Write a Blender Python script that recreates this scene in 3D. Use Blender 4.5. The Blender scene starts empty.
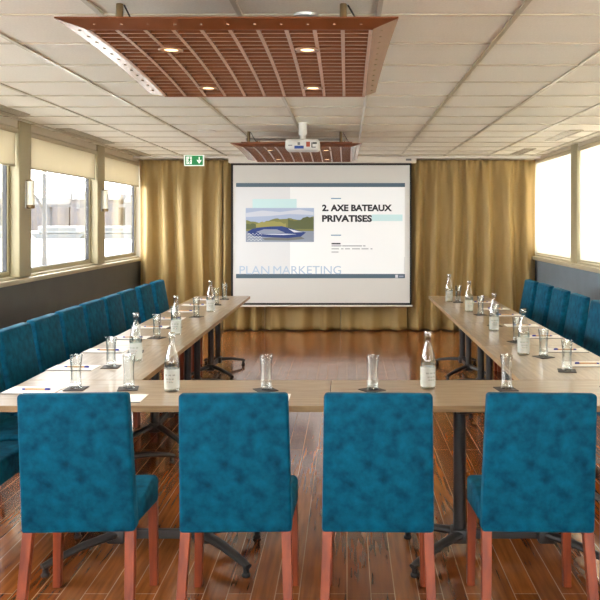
import bpy, bmesh, math, random
from mathutils import Vector, Matrix
random.seed(7)
S = bpy.context.scene
COL = S.collection
PI = math.pi
CAM_H = 1.64

# ------------------------------------------------------------------ materials
def mat(name):
    m = bpy.data.materials.new(name); m.use_nodes = True
    nt = m.node_tree; nt.nodes.clear()
    out = nt.nodes.new('ShaderNodeOutputMaterial')
    return m, nt, out

def lk(nt, a, b): nt.links.new(a, b)

def pbr(name, color, rough=0.5, metal=0.0, noise=0.0, nscale=20.0, stretch=(1, 1, 1), bump=0.0, sheen=0.0,
        sheen_tint=(1, 1, 1), color2=None, coat=0.0, spec=0.5, detail=6, ramp=(0.35, 0.65), emit=0.0, coords='Object', bscale=None):
    m, nt, out = mat(name)
    b = nt.nodes.new('ShaderNodeBsdfPrincipled')
    b.inputs['Roughness'].default_value = rough
    b.inputs['Metallic'].default_value = metal
    b.inputs['Specular IOR Level'].default_value = spec
    b.inputs['Coat Weight'].default_value = coat
    b.inputs['Sheen Weight'].default_value = sheen
    b.inputs['Sheen Tint'].default_value = (*sheen_tint, 1)
    b.inputs['Sheen Roughness'].default_value = 0.35
    if emit:
        b.inputs['Emission Color'].default_value = (*color, 1); b.inputs['Emission Strength'].default_value = emit
    c2 = color2 if color2 else tuple(max(0, c * (1 - noise)) for c in color)
    tc = nt.nodes.new('ShaderNodeTexCoord'); mp = nt.nodes.new('ShaderNodeMapping')
    mp.inputs['Scale'].default_value = stretch
    lk(nt, tc.outputs[coords], mp.inputs[0])
    nz = nt.nodes.new('ShaderNodeTexNoise'); nz.inputs['Scale'].default_value = nscale; nz.inputs['Detail'].default_value = detail
    lk(nt, mp.outputs[0], nz.inputs['Vector'])
    rp = nt.nodes.new('ShaderNodeValToRGB')
    rp.color_ramp.elements[0].position = ramp[0]; rp.color_ramp.elements[0].color = (*c2, 1)
    rp.color_ramp.elements[1].position = ramp[1]; rp.color_ramp.elements[1].color = (*color, 1)
    lk(nt, nz.outputs['Fac'], rp.inputs[0]); lk(nt, rp.outputs[0], b.inputs['Base Color'])
    if bump:
        bp = nt.nodes.new('ShaderNodeBump'); bp.inputs['Strength'].default_value = bump; bp.inputs['Distance'].default_value = 0.003
        n2 = nt.nodes.new('ShaderNodeTexNoise'); n2.inputs['Scale'].default_value = bscale or nscale * 3
        lk(nt, mp.outputs[0], n2.inputs['Vector'])
        lk(nt, n2.outputs['Fac'], bp.inputs['Height']); lk(nt, bp.outputs[0], b.inputs['Normal'])
    lk(nt, b.outputs[0], out.inputs[0])
    return m

def s2l(r, g, b):
    f = lambda c: (c / 255 / 12.92) if c / 255 <= 0.04045 else ((c / 255 + 0.055) / 1.055) ** 2.4
    return (f(r), f(g), f(b))

def wood_floor():
    m, nt, out = mat('hardwood planks')
    b = nt.nodes.new('ShaderNodeBsdfPrincipled')
    tc = nt.nodes.new('ShaderNodeTexCoord')
    sep = nt.nodes.new('ShaderNodeSeparateXYZ'); lk(nt, tc.outputs['Object'], sep.inputs[0])
    cmb = nt.nodes.new('ShaderNodeCombineXYZ'); lk(nt, sep.outputs['Y'], cmb.inputs['X']); lk(nt, sep.outputs['X'], cmb.inputs['Y'])
    br = nt.nodes.new('ShaderNodeTexBrick')
    br.inputs['Scale'].default_value = 1.0
    br.inputs['Brick Width'].default_value = 3.3; br.inputs['Row Height'].default_value = 0.105
    br.inputs['Mortar Size'].default_value = 0.0022; br.inputs['Mortar Smooth'].default_value = 0.2
    br.inputs['Color1'].default_value = (*s2l(120, 66, 28), 1); br.inputs['Color2'].default_value = (*s2l(156, 94, 46), 1)
    br.inputs['Mortar'].default_value = (*s2l(184, 154, 122), 1)
    br.offset = 0.37
    lk(nt, cmb.outputs[0], br.inputs['Vector'])
    mp = nt.nodes.new('ShaderNodeMapping'); mp.inputs['Scale'].default_value = (14, 0.9, 1); lk(nt, tc.outputs['Object'], mp.inputs[0])
    nz = nt.nodes.new('ShaderNodeTexNoise'); nz.inputs['Scale'].default_value = 3.0; nz.inputs['Detail'].default_value = 8; lk(nt, mp.outputs[0], nz.inputs['Vector'])
    rp = nt.nodes.new('ShaderNodeValToRGB')
    rp.color_ramp.elements[0].position = 0.3; rp.color_ramp.elements[0].color = (0.5, 0.45, 0.42, 1)
    rp.color_ramp.elements[1].position = 0.7; rp.color_ramp.elements[1].color = (1.25, 1.2, 1.15, 1)
    lk(nt, nz.outputs['Fac'], rp.inputs[0])
    mx = nt.nodes.new('ShaderNodeMix'); mx.data_type = 'RGBA'; mx.blend_type = 'MULTIPLY'; mx.inputs[0].default_value = 0.8
    lk(nt, br.outputs['Color'], mx.inputs[6]); lk(nt, rp.outputs[0], mx.inputs[7])
    lk(nt, mx.outputs[2], b.inputs['Base Color'])
    n2 = nt.nodes.new('ShaderNodeTexNoise'); n2.inputs['Scale'].default_value = 5; n2.inputs['Detail'].default_value = 5; lk(nt, tc.outputs['Object'], n2.inputs['Vector'])
    mr = nt.nodes.new('ShaderNodeMapRange'); mr.inputs['From Min'].default_value = 0.3; mr.inputs['From Max'].default_value = 0.7
    mr.inputs['To Min'].default_value = 0.13; mr.inputs['To Max'].default_value = 0.24
    lk(nt, n2.outputs['Fac'], mr.inputs[0]); lk(nt, mr.outputs[0], b.inputs['Roughness'])
    bp = nt.nodes.new('ShaderNodeBump'); bp.inputs['Strength'].default_value = 0.25; bp.inputs['Distance'].default_value = 0.002; bp.invert = True
    n3 = nt.nodes.new('ShaderNodeTexNoise'); n3.inputs['Scale'].default_value = 9; lk(nt, tc.outputs['Object'], n3.inputs['Vector'])
    ad = nt.nodes.new('ShaderNodeMath'); ad.operation = 'ADD'; lk(nt, br.outputs['Fac'], ad.inputs[0]); ad.inputs[1].default_value = 0
    lk(nt, ad.outputs[0], bp.inputs['Height']); lk(nt, bp.outputs[0], b.inputs['Normal'])
    b.inputs['Specular IOR Level'].default_value = 0.6
    b.inputs['Coat Weight'].default_value = 0.45; b.inputs['Coat Roughness'].default_value = 0.08
    lk(nt, b.outputs[0], out.inputs[0])
    return m

def thin_glass(name, tint=(1, 1, 1), edge=0.55, base=0.04, rough=0.0):
    m, nt, out = mat(name)
    t = nt.nodes.new('ShaderNodeBsdfTransparent'); t.inputs[0].default_value = (*tint, 1)
    g = nt.nodes.new('ShaderNodeBsdfGlossy'); g.inputs['Roughness'].default_value = rough
    lw = nt.nodes.new('ShaderNodeLayerWeight'); lw.inputs[0].default_value = 0.35
    mr = nt.nodes.new('ShaderNodeMapRange'); mr.inputs['To Min'].default_value = base; mr.inputs['To Max'].default_value = edge
    lk(nt, lw.outputs['Facing'], mr.inputs[0])
    mx = nt.nodes.new('ShaderNodeMixShader'); lk(nt, mr.outputs[0], mx.inputs[0]); lk(nt, t.outputs[0], mx.inputs[1]); lk(nt, g.outputs[0], mx.inputs[2])
    lk(nt, mx.outputs[0], out.inputs[0])
    return m

def frosted(name, color, alpha):
    m, nt, out = mat(name)
    t = nt.nodes.new('ShaderNodeBsdfTransparent')
    d = nt.nodes.new('ShaderNodeBsdfDiffuse'); d.inputs[0].default_value = (*color, 1)
    tr = nt.nodes.new('ShaderNodeBsdfTranslucent'); tr.inputs[0].default_value = (*color, 1)
    m1 = nt.nodes.new('ShaderNodeMixShader'); m1.inputs[0].default_value = 0.5
    lk(nt, d.outputs[0], m1.inputs[1]); lk(nt, tr.outputs[0], m1.inputs[2])
    m2 = nt.nodes.new('ShaderNodeMixShader'); m2.inputs[0].default_value = alpha
    lk(nt, t.outputs[0], m2.inputs[1]); lk(nt, m1.outputs[0], m2.inputs[2]); lk(nt, m2.outputs[0], out.inputs[0])
    return m

def fabric_translucent(name, color, trans):
    m, nt, out = mat(name)
    d = nt.nodes.new('ShaderNodeBsdfDiffuse'); tr = nt.nodes.new('ShaderNodeBsdfTranslucent')
    tc = nt.nodes.new('ShaderNodeTexCoord'); mp = nt.nodes.new('ShaderNodeMapping'); mp.inputs['Scale'].default_value = (1, 60, 3)
    nz = nt.nodes.new('ShaderNodeTexNoise'); nz.inputs['Scale'].default_value = 2
    lk(nt, tc.outputs['Object'], mp.inputs[0]); lk(nt, mp.outputs[0], nz.inputs['Vector'])
    rp = nt.nodes.new('ShaderNodeValToRGB'); rp.color_ramp.elements[0].color = (*[c * 0.9 for c in color], 1); rp.color_ramp.elements[1].color = (*color, 1)
    lk(nt, nz.outputs['Fac'], rp.inputs[0]); lk(nt, rp.outputs[0], d.inputs[0]); lk(nt, rp.outputs[0], tr.inputs[0])
    mx = nt.nodes.new('ShaderNodeMixShader'); mx.inputs[0].default_value = trans
    lk(nt, d.outputs[0], mx.inputs[1]); lk(nt, tr.outputs[0], mx.inputs[2]); lk(nt, mx.outputs[0], out.inputs[0])
    return m

def emis(name, color, strength, base=None):
    m, nt, out = mat(name)
    b = nt.nodes.new('ShaderNodeBsdfPrincipled'); b.inputs['Base Color'].default_value = (*(base or color), 1)
    b.inputs['Roughness'].default_value = 0.7
    b.inputs['Emission Color'].default_value = (*color, 1); b.inputs['Emission Strength'].default_value = strength
    lk(nt, b.outputs[0], out.inputs[0]); return m

M = {}
M['floor'] = wood_floor()
M['tile'] = pbr('mineral ceiling tile', s2l(240, 236, 224), 0.95, noise=0.06, nscale=90, detail=3, spec=0.1, bump=0.15)
M['tbar'] = pbr('ceiling bar paint', s2l(190, 180, 158), 0.28, noise=0.03)
M['plaster'] = pbr('off white paint', s2l(214, 205, 186), 0.8, noise=0.04, nscale=4)
M['cream'] = pbr('cream window paint', s2l(170, 160, 128), 0.42, noise=0.05, nscale=6)
M['sill'] = pbr('cream sill paint', s2l(190, 180, 154), 0.45, noise=0.05, nscale=5)
M['dado_left'] = pbr('taupe grey wall covering', s2l(93, 94, 89), 0.75, noise=0.10, nscale=3)
M['dado_right'] = pbr('slate blue grey wall covering', s2l(122, 136, 146), 0.75, noise=0.10, nscale=3)
M['gasket'] = pbr('dark rubber', s2l(52, 52, 54), 0.6)
M['pane'] = thin_glass('window glass', (0.97, 0.98, 0.98), 0.35, 0.03)
M['blind_left'] = fabric_translucent('beige roller blind', s2l(230, 222, 202), 0.31)
M['blind_right'] = fabric_translucent('white roller blind', s2l(250, 245, 234), 0.45)
M['curtain'] = pbr('gold satin curtain', s2l(166, 140, 90), 0.55, noise=0.12, nscale=3, stretch=(2, 2, 0.6), sheen=0.25, sheen_tint=s2l(255, 235, 190), spec=0.4)
M['oak'] = pbr('light oak laminate', s2l(158, 139, 115), 0.30, color2=s2l(124, 106, 84), nscale=3.2, stretch=(1.4, 14, 14), detail=9, ramp=(0.3, 0.72))
M['oak_edge'] = pbr('oak edge band', s2l(158, 130, 94), 0.5, color2=s2l(132, 104, 72), nscale=3.2, stretch=(1.4, 14, 14))
M['black'] = pbr('black powder coated steel', s2l(44, 43, 44), 0.42, noise=0.1, nscale=60)
M['dark_cap'] = pbr('black plastic', s2l(24, 24, 25), 0.55)
M['velvet'] = pbr('teal velvet', s2l(0, 92, 120), 0.7, color2=s2l(0, 50, 74), nscale=19, detail=14, ramp=(0.28, 0.76), sheen=0.10, sheen_tint=s2l(60, 180, 215), spec=0.12, bump=0.3, bscale=70)
M['leg'] = pbr('red brown beech', s2l(146, 64, 28), 0.42, color2=s2l(108, 42, 18), nscale=4, stretch=(8, 8, 1))
M['copper'] = pbr('copper brown lacquer', s2l(132, 74, 38), 0.30, noise=0.15, nscale=12, metal=0.35, spec=0.6)
M['copper_light'] = pbr('pale bronze lacquer', s2l(184, 142, 116), 0.25, noise=0.1, nscale=14, metal=0.25, spec=0.7)
M['copper_dark'] = pbr('dark copper brown lacquer', s2l(132, 76, 34), 0.45, noise=0.2, nscale=12, spec=0.4)
M['edge_sheen'] = pbr('pale blade edge sheen', s2l(206, 172, 150), 0.35, noise=0.1, nscale=14, spec=0.6)  # shine along blade and rib undersides, put into a pale colour
M['copper_gloss'] = pbr('glossy bronze strip', s2l(206, 180, 164), 0.26, noise=0.05, nscale=14, metal=0.2, spec=0.8)
M['bronze'] = pbr('aged bronze tube', s2l(128, 108, 74), 0.35, metal=0.6, noise=0.1)
M['cable'] = pbr('black cable', s2l(25, 25, 25), 0.6)
M['lamp'] = emis('warm spot lamp', (1.0, 0.72, 0.38), 1.8)
M['white_plastic'] = pbr('white plastic', s2l(226, 226, 222), 0.4, noise=0.03)
M['grey_plastic'] = pbr('grey plastic', s2l(120, 122, 124), 0.5)
M['steel'] = pbr('brushed steel', s2l(190, 188, 182), 0.3, metal=0.8, noise=0.1)
M['blue_print'] = pbr('blue print', s2l(30, 70, 150), 0.5)
M['red_print'] = pbr('red print', s2l(176, 78, 48), 0.5)
M['screen_cloth'] = emis('white screen cloth', s2l(214, 214, 210), 0.08, s2l(212, 212, 210))
M['screen_black'] = pbr('black screen border', s2l(34, 34, 36), 0.7)
M['case'] = pbr('white enamel', s2l(224, 220, 212), 0.4)
def lit(name, c, e=0.42): return emis(name, s2l(*c), e, tuple(x * 0.45 for x in s2l(*c)))
M['sl_white'] = lit('slide white', (250, 250, 248))
M['sl_grey'] = lit('slide grey', (230, 230, 230))
M['sl_bar'] = lit('slide slate bar', (84, 104, 116))
M['sl_cyan'] = lit('slide pale cyan', (208, 236, 236))
M['sl_text'] = lit('slide dark text', (40, 38, 44))
M['sl_small'] = lit('slide small grey text', (168, 168, 172))
M['sl_blue'] = lit('slide blue dash', (110, 150, 180))
M['sl_pale'] = lit('slide pale blue letters', (184, 202, 222))
M['ph_sky'] = lit('picture sky', (176, 190, 216))
M['ph_cloud'] = lit('picture cloud', (212, 216, 226))
M['ph_tree'] = lit('picture foliage', (132, 132, 78))
M['ph_tree2'] = lit('picture yellow foliage', (164, 156, 90))
M['ph_tree3'] = lit('picture dark foliage', (98, 104, 68))
M['ph_water'] = lit('picture water', (150, 158, 172))
M['ph_water2'] = lit('picture dark water', (120, 122, 120))
M['ph_hull'] = lit('picture blue hull', (44, 66, 128))
M['ph_glass'] = lit('picture grey cabin', (150, 158, 178))
M['ph_white'] = lit('picture white trim', (226, 230, 236))
M['glass'] = thin_glass('clear glass', (0.97, 0.985, 0.98), 0.75, 0.05)
M['glass_base'] = thin_glass('thick glass base', (0.86, 0.88, 0.88), 0.8, 0.16)
M['water'] = thin_glass('still water', (0.95, 0.97, 0.96), 0.4, 0.05, 0.05)
M['frost'] = frosted('frosted bottle label', s2l(250, 252, 248), 0.34)
M['frost_dark'] = frosted('printed bottle label line', s2l(150, 90, 84), 0.45)
M['coaster'] = pbr('dark slate coaster', s2l(62, 58, 58), 0.6, noise=0.2, nscale=40)
M['paper'] = pbr('white paper', s2l(236, 233, 228), 0.7, noise=0.02)
M['pen_body'] = pbr('bamboo pen barrel', s2l(188, 152, 112), 0.4)
M['pen_blue'] = pbr('blue pen plastic', s2l(34, 42, 140), 0.35)
M['exit_green'] = emis('exit sign green', s2l(36, 132, 78), 0.35)
M['exit_white'] = emis('exit sign white', s2l(235, 245, 238), 0.35)
M['amber'] = emis('amber indicator', s2l(230, 180, 70), 0.5)
M['sconce'] = emis('frosted sconce glass', s2l(240, 234, 206), 0.06, s2l(240, 236, 220))
M['vent'] = pbr('vent paint', s2l(176, 166, 146), 0.5)
M['vent_dark'] = pbr('vent recess', s2l(70, 62, 50), 0.8)
M['river'] = pbr('pale river water', s2l(160, 164, 168), 0.35, noise=0.1, nscale=0.3)
M['quay'] = pbr('pale stone quay', s2l(176, 172, 166), 0.8, noise=0.15, nscale=0.42)
M['ext_roof'] = pbr('grey far roof', s2l(92, 90, 88), 0.8, noise=0.15, nscale=0.42)
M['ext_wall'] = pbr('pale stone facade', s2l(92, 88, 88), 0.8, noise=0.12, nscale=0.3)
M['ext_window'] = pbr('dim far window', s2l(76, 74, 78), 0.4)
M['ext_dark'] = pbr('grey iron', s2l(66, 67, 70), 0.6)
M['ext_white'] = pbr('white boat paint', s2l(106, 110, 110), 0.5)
M['ext_band'] = pbr('grey boat glazing', s2l(74, 78, 80), 0.3)
M['post'] = pbr('galvanised lamp post', s2l(50, 52, 54), 0.5)

# ------------------------------------------------------------------ mesh helpers
class MB:
    def __init__(s): s.bm = bmesh.new()
    def _x(s, vs, mx):
        if mx is not None: bmesh.ops.transform(s.bm, matrix=mx, verts=vs)
    def box(s, x0, x1, y0, y1, z0, z1, bev=0.0, seg=2, mx=None):
        r = bmesh.ops.create_cube(s.bm, size=1.0); vs = r['verts']
        bmesh.ops.scale(s.bm, vec=(x1 - x0, y1 - y0, z1 - z0), verts=vs)
        bmesh.ops.translate(s.bm, vec=((x0 + x1) / 2, (y0 + y1) / 2, (z0 + z1) / 2), verts=vs)
        if bev:
            es = list({e for v in vs for e in v.link_edges})
            g = bmesh.ops.bevel(s.bm, geom=es, offset=bev, segments=seg, profile=0.5, affect='EDGES')
            vs = list({v for f in g['faces'] for v in f.verts} | {v for v in vs if v.is_valid})
        s._x(vs, mx); return vs
    def hexa(s, pts, bev=0.0, seg=2):
        """8 corners: bottom four ccw, top four ccw"""
        v = [s.bm.verts.new(p) for p in pts]
        fs = [s.bm.faces.new([v[i] for i in q]) for q in ((3, 2, 1, 0), (4, 5, 6, 7), (0, 1, 5, 4), (1, 2, 6, 5), (2, 3, 7, 6), (3, 0, 4, 7))]
        if bev:
            es = list({e for f in fs for e in f.edges})
            bmesh.ops.bevel(s.bm, geom=es, offset=bev, segments=seg, profile=0.5, affect='EDGES')
    def lathe(s, prof, n=24, c=(0, 0, 0), cap0=True, cap1=True):
        rings = []
        for r, z in prof:
            rings.append([s.bm.verts.new((c[0] + r * math.cos(2 * PI * k / n), c[1] + r * math.sin(2 * PI * k / n), c[2] + z)) for k in range(n)])
        for a, b in zip(rings, rings[1:]):
            for k in range(n): s.bm.faces.new((a[k], a[(k + 1) % n], b[(k + 1) % n], b[k]))
        if cap0: s.bm.faces.new(rings[0][::-1])
        if cap1: s.bm.faces.new(rings[-1])
    def tube(s, pts, r, n=12, flat=None):
        pts = [Vector(p) for p in pts]; rings = []
        rr = r if isinstance(r, (list, tuple)) else [r] * len(pts)
        for i, p in enumerate(pts):
            d = (pts[min(i + 1, len(pts) - 1)] - pts[max(i - 1, 0)]).normalized()
            up = Vector((0, 0, 1)) if abs(d.z) < 0.9 else Vector((1, 0, 0))
            a = d.cross(up).normalized(); b = a.cross(d).normalized()
            f = flat if flat else (1, 1)
            rings.append([s.bm.verts.new(p + a * rr[i] * f[0] * math.cos(2 * PI * k / n) + b * rr[i] * f[1] * math.sin(2 * PI * k / n)) for k in range(n)])
        for a, b in zip(rings, rings[1:]):
            for k in range(n): s.bm.faces.new((a[k], a[(k + 1) % n], b[(k + 1) % n], b[k]))
        s.bm.faces.new(rings[0][::-1]); s.bm.faces.new(rings[-1])
    def prism(s, pts2, plane, a, b):
        """extrude polygon (u,v) between a and b; plane 'xz' -> along y; 'xy' -> along z; 'yz' -> along x"""
        def P(u, v, w): return {'xz': (u, w, v), 'xy': (u, v, w), 'yz': (w, u, v)}[plane]
        A = [s.bm.verts.new(P(u, v, a)) for u, v in pts2]; B = [s.bm.verts.new(P(u, v, b)) for u, v in pts2]
        s.bm.faces.new(A); s.bm.faces.new(B[::-1]); n = len(pts2)
        for k in range(n): s.bm.faces.new((A[k], B[k], B[(k + 1) % n], A[(k + 1) % n]))
    def build(s, name, m, parent=None, smooth=False, angle=35):
        bmesh.ops.recalc_face_normals(s.bm, faces=s.bm.faces)
        me = bpy.data.meshes.new(name); s.bm.to_mesh(me); s.bm.free()
        me.materials.append(m)
        if smooth:
            for p in me.polygons: p.use_smooth = True
            try: me.set_sharp_from_angle(angle=math.radians(angle))
            except Exception: pass
        o = bpy.data.objects.new(name, me); COL.objects.link(o)
        if parent is not None: o.parent = parent
        return o

def tag(o, label, cat, group=None):
    o['label'] = label; o['category'] = cat
    if group: o['group'] = group
    return o
def struct(o): o['kind'] = 'structure'; return o
def thing(name, label, cat, loc=(0, 0, 0), rz=0, group=None):
    o = bpy.data.objects.new(name, None); COL.objects.link(o)
    o.location = loc; o.rotation_euler = (0, 0, rz); o.empty_display_size = 0.1
    return tag(o, label, cat, group)
def dup(root, loc, rz, label, group=None):
    r = root.copy(); COL.objects.link(r); r.location = loc; r.rotation_euler = (0, 0, rz); r['label'] = label
    if group: r['group'] = group
    for ch in list(root.children):
        c = ch.copy(); COL.objects.link(c); c.parent = r
        for g in list(ch.children):
            d = g.copy(); COL.objects.link(d); d.parent = c
    return r
ORD = ['', 'first', 'second', 'third', 'fourth', 'fifth', 'sixth', 'seventh', 'eighth', 'ninth', 'tenth', 'eleventh']

# ------------------------------------------------------------------ the room shell
XL, XR, YB, ZC, Y0 = -3.14, 2.85, 11.42, 2.60, -4.0
b = MB(); b.box(XL - 0.15, XR + 0.15, Y0, YB + 0.15, -0.12, 0); struct(b.build('floor', M['floor']))
b = MB(); b.box(XL - 0.15, XR + 0.15, Y0, YB + 0.15, ZC, ZC + 0.12); struct(b.build('ceiling', M['tile']))
b = MB(); b.box(XL - 0.15, XR + 0.15, YB, YB + 0.15, 0, ZC); struct(b.build('wall_back', M['plaster']))
b = MB(); b.box(XL - 0.15, XL, Y0, YB, 0, 1.04); b2 = b.build('wall_left', M['dado_left']); struct(b2)
b = MB(); b.box(XL - 0.15, XL, Y0, YB, 2.53, ZC); b.build('upper_wall', M['plaster'], b2)
b = MB(); b.box(XR, XR + 0.15, Y0, YB, 0, 1.06); b2 = b.build('wall_right', M['dado_right']); struct(b2)
b = MB(); b.box(XR, XR + 0.15, Y0, YB, 2.56, ZC); b.build('upper_wall', M['plaster'], b2)
b = MB(); b.box(XL - 0.15, XR + 0.15, Y0 - 0.15, Y0, 0, 0.95); b2 = b.build('wall_front_unseen', M['plaster']); struct(b2)  # unseen end wall, added to cut the light from behind the camera
b = MB(); b.box(XL - 0.15, XR + 0.15, Y0 - 0.15, Y0, 1.85, ZC); b.build('upper_wall', M['plaster'], b2)
# sills
b = MB(); b.box(XL - 0.15, XL + 0.035, Y0, YB - 0.02, 1.04, 1.085, bev=0.008)
b.box(XL - 0.15, XL - 0.02, Y0, YB - 0.02, 1.085, 1.11, bev=0.004); struct(b.build('trim_1', M['sill'], smooth=True))
b = MB(); b.box(XR - 0.07, XR + 0.15, Y0, YB - 0.02, 1.06, 1.115, bev=0.010)
b.box(XR - 0.01, XR + 0.15, Y0, YB - 0.02, 1.115, 1.14, bev=0.004); struct(b.build('trim_2', M['sill'], smooth=True))
# baseboards
b = MB(); b.box(XL, XL + 0.015, Y0, YB, 0, 0.09); struct(b.build('baseboard_left', M['dado_left']))
b = MB(); b.box(XR - 0.015, XR, Y0, YB, 0, 0.09); struct(b.build('baseboard_right', M['dado_right']))
# ceiling grid bars
b = MB()
k = -4
x = -0.495 - 0.64 * 4
while x < XR:
    if x > XL: b.box(x - 0.012, x + 0.012, Y0, YB, ZC - 0.010, ZC)
    x += 0.64
struct(b.build('trim_3', M['tbar']))
b = MB(); y = 3.478 - 0.563 * 13
while y < YB:
    b.box(XL, XR, y - 0.006, y + 0.006, ZC - 0.008, ZC); y += 0.563
struct(b.build('trim_4', M['tbar']))
# pelmet trim in front of the curtain head
b = MB(); b.box(XL, XR, 11.02, 11.08, ZC - 0.035, ZC - 0.004); struct(b.build('trim_5', M['case']))

# windows: pillars, frames, panes
def pillar(x0, x1, y0, y1, idx):
    b = MB(); b.box(x0, x1, y0, y1, 1.10, ZC, bev=0.012, seg=3); struct(b.build('trim_%d' % idx, M['cream'], smooth=True))
LP = [-1.85, 0.40, 2.65, 4.90, 7.15, 9.40]
RP = [-2.0, 0.25, 2.50, 4.75, 7.00, 9.25]
ti = 6
for y in LP: pillar(XL - 0.14, XL + 0.02, y, y + 0.27, ti); ti += 1
for y in RP: pillar(XR - 0.02, XR + 0.14, y, y + 0.25, ti); ti += 1
def window(n, xc, y0, y1, z0, z1, side):
    e = bpy.data.objects.new('window_%d' % n, None); COL.objects.link(e); e.location = (xc, (y0 + y1) / 2, z0); struct(e)
    h = z1 - z0; w = (y1 - y0) / 2; t = 0.05
    b = MB()
    b.box(-0.03, 0.03, -w, w, 0, t, bev=0.004); b.box(-0.03, 0.03, -w, w, h - t, h, bev=0.004)
    b.box(-0.03, 0.03, -w, -w + t, t, h - t, bev=0.004); b.box(-0.03, 0.03, w - t, w, t, h - t, bev=0.004)
    b.build('window_frame', M['cream'], e, smooth=True)
    b = MB(); g = 0.010
    b.box(-0.02, 0.02, -w + t, w - t, t, t + g * 0.5); b.box(-0.02, 0.02, -w + t, w - t, h - t - g, h - t)
    b.box(-0.02, 0.02, -w + t, -w + t + g, t, h - t); b.box(-0.02, 0.02, w - t - g, w - t, t, h - t)
    b.build('gasket', M['gasket'], e)
    b = MB(); b.box(-0.004, 0.004, -w + t + g, w - t - g, t + g * .5, h - t - g); b.build('pane', M['pane'], e)
n = 1
edges = [Y0] + [v for y in LP for v in (y, y + 0.27)] + [YB - 0.02]
for i in range(0, len(edges), 2):
    window(n, XL - 0.10, edges[i] + 0.002, edges[i + 1] - 0.002, 1.11, 2.53, 'l'); n += 1
e_ = bpy.data.objects.new('window_20', None); COL.objects.link(e_); e_.location = (0, Y0 - 0.08, 0.95); struct(e_)  # added unseen window, opening kept small to dim the near ceiling
b = MB(); b.box(XL, XR, -0.03, 0.03, 0, 0.05)
b.box(XL, XR, -0.03, 0.03, 0.85, 0.90)
for k in range(5):
    xk = XL + (XR - XL) * k / 4; b.box(xk - 0.03, xk + 0.03, -0.03, 0.03, 0.05, 0.85)
b.build('window_frame', M['cream'], e_)
b = MB(); b.box(XL, XR, -0.004, 0.004, 0.05, 0.85); b.build('pane', M['pane'], e_)
edges_r = [Y0] + [v for y in RP for v in (y, y + 0.25)] + [YB - 0.02]
for i in range(0, len(edges_r), 2):
    window(n, XR + 0.10, edges_r[i] + 0.002, edges_r[i + 1] - 0.002, 1.14, 2.56, 'r'); n += 1

# roller blinds
def blind(side, y0, y1, z0, z1, label, grp):
    w = (y1 - y0) / 2
    x = XL - 0.015 if side < 0 else XR + 0.02
    t = thing('roller_blind', label, 'blind', (x, (y0 + y1) / 2, z0), 0, grp)
    H = z1 - z0; m = M['blind_left'] if side < 0 else M['blind_right']
    b = MB(); b.box(-0.002, 0.002, -w + 0.02, w - 0.02, 0.018, H - 0.03); b.build('blind_fabric', m, t)
    b = MB(); b.tube([(0.0, -w + 0.01, H - 0.028), (0.0, w - 0.01, H - 0.028)], 0.028, 16); b.build('roller_tube', M['sill'], t, smooth=True)
    b = MB(); b.box(-0.006, 0.006, -w + 0.02, w - 0.02, 0, 0.018, bev=0.003); b.build('bottom_bar', M['sill'], t)
lb = [('beige roller blind half lowered at the left edge of the window row', 5.17, 7.15),
      ('beige roller blind half lowered between the two wall lights', 7.42, 9.40),
      ('beige roller blind half lowered beside the gold curtain', 9.67, YB - 0.05)]
for l, a, c in lb: blind(-1, a, c, 2.155, 2.53, l, 'half lowered blinds on the left windows')
for l, a, c in [('bright white roller blind fully lowered at the right photo edge', 7.25, 9.25),
                ('bright white roller blind fully lowered beside the right end of the curtain', 9.50, YB - 0.05)]:
    blind(1, a, c, 1.145, 2.56, l, 'fully lowered blinds on the right windows')
for a, c in ((5.0, 7.0), (2.75, 4.75), (0.5, 2.5)):   # same blinds further along the right wall
    blind(1, a, c, 1.145, 2.56, 'white lowered roller blind on the right wall, outside the photo edge', 'lowered blinds nearer the viewer')

# wall lights
def sconce(y, label):
    t = thing('wall_light', label, 'wall light', (XL + 0.02, y, 1.76), 0, 'wall lights on the left window pillars')
    b = MB(); b.box(0, 0.012, -0.03, 0.03, 0, 0.27, bev=0.004); b.build('back_plate', M['steel'], t)
    b = MB(); b.tube([(0.045, 0, 0.035), (0.045, 0, 0.27)], 0.036, 20); b.build('lamp_shade', M['sconce'], t, smooth=True, angle=60)
    b = MB(); b.lathe([(0.030, 0), (0.039, 0.008), (0.039, 0.036)], 20, (0.045, 0, 0)); b.build('lamp_cap', M['bronze'], t, smooth=True)
    b = MB(); b.lathe([(0.039, 0.266), (0.039, 0.276), (0.03, 0.28)], 20, (0.045, 0, 0)); b.build('lamp_cap', M['bronze'], t, smooth=True)
sconce(7.29, 'frosted cylinder wall light on the window pillar nearer the left edge')
sconce(9.54, 'frosted cylinder wall light on the window pillar nearer the curtain')

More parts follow.
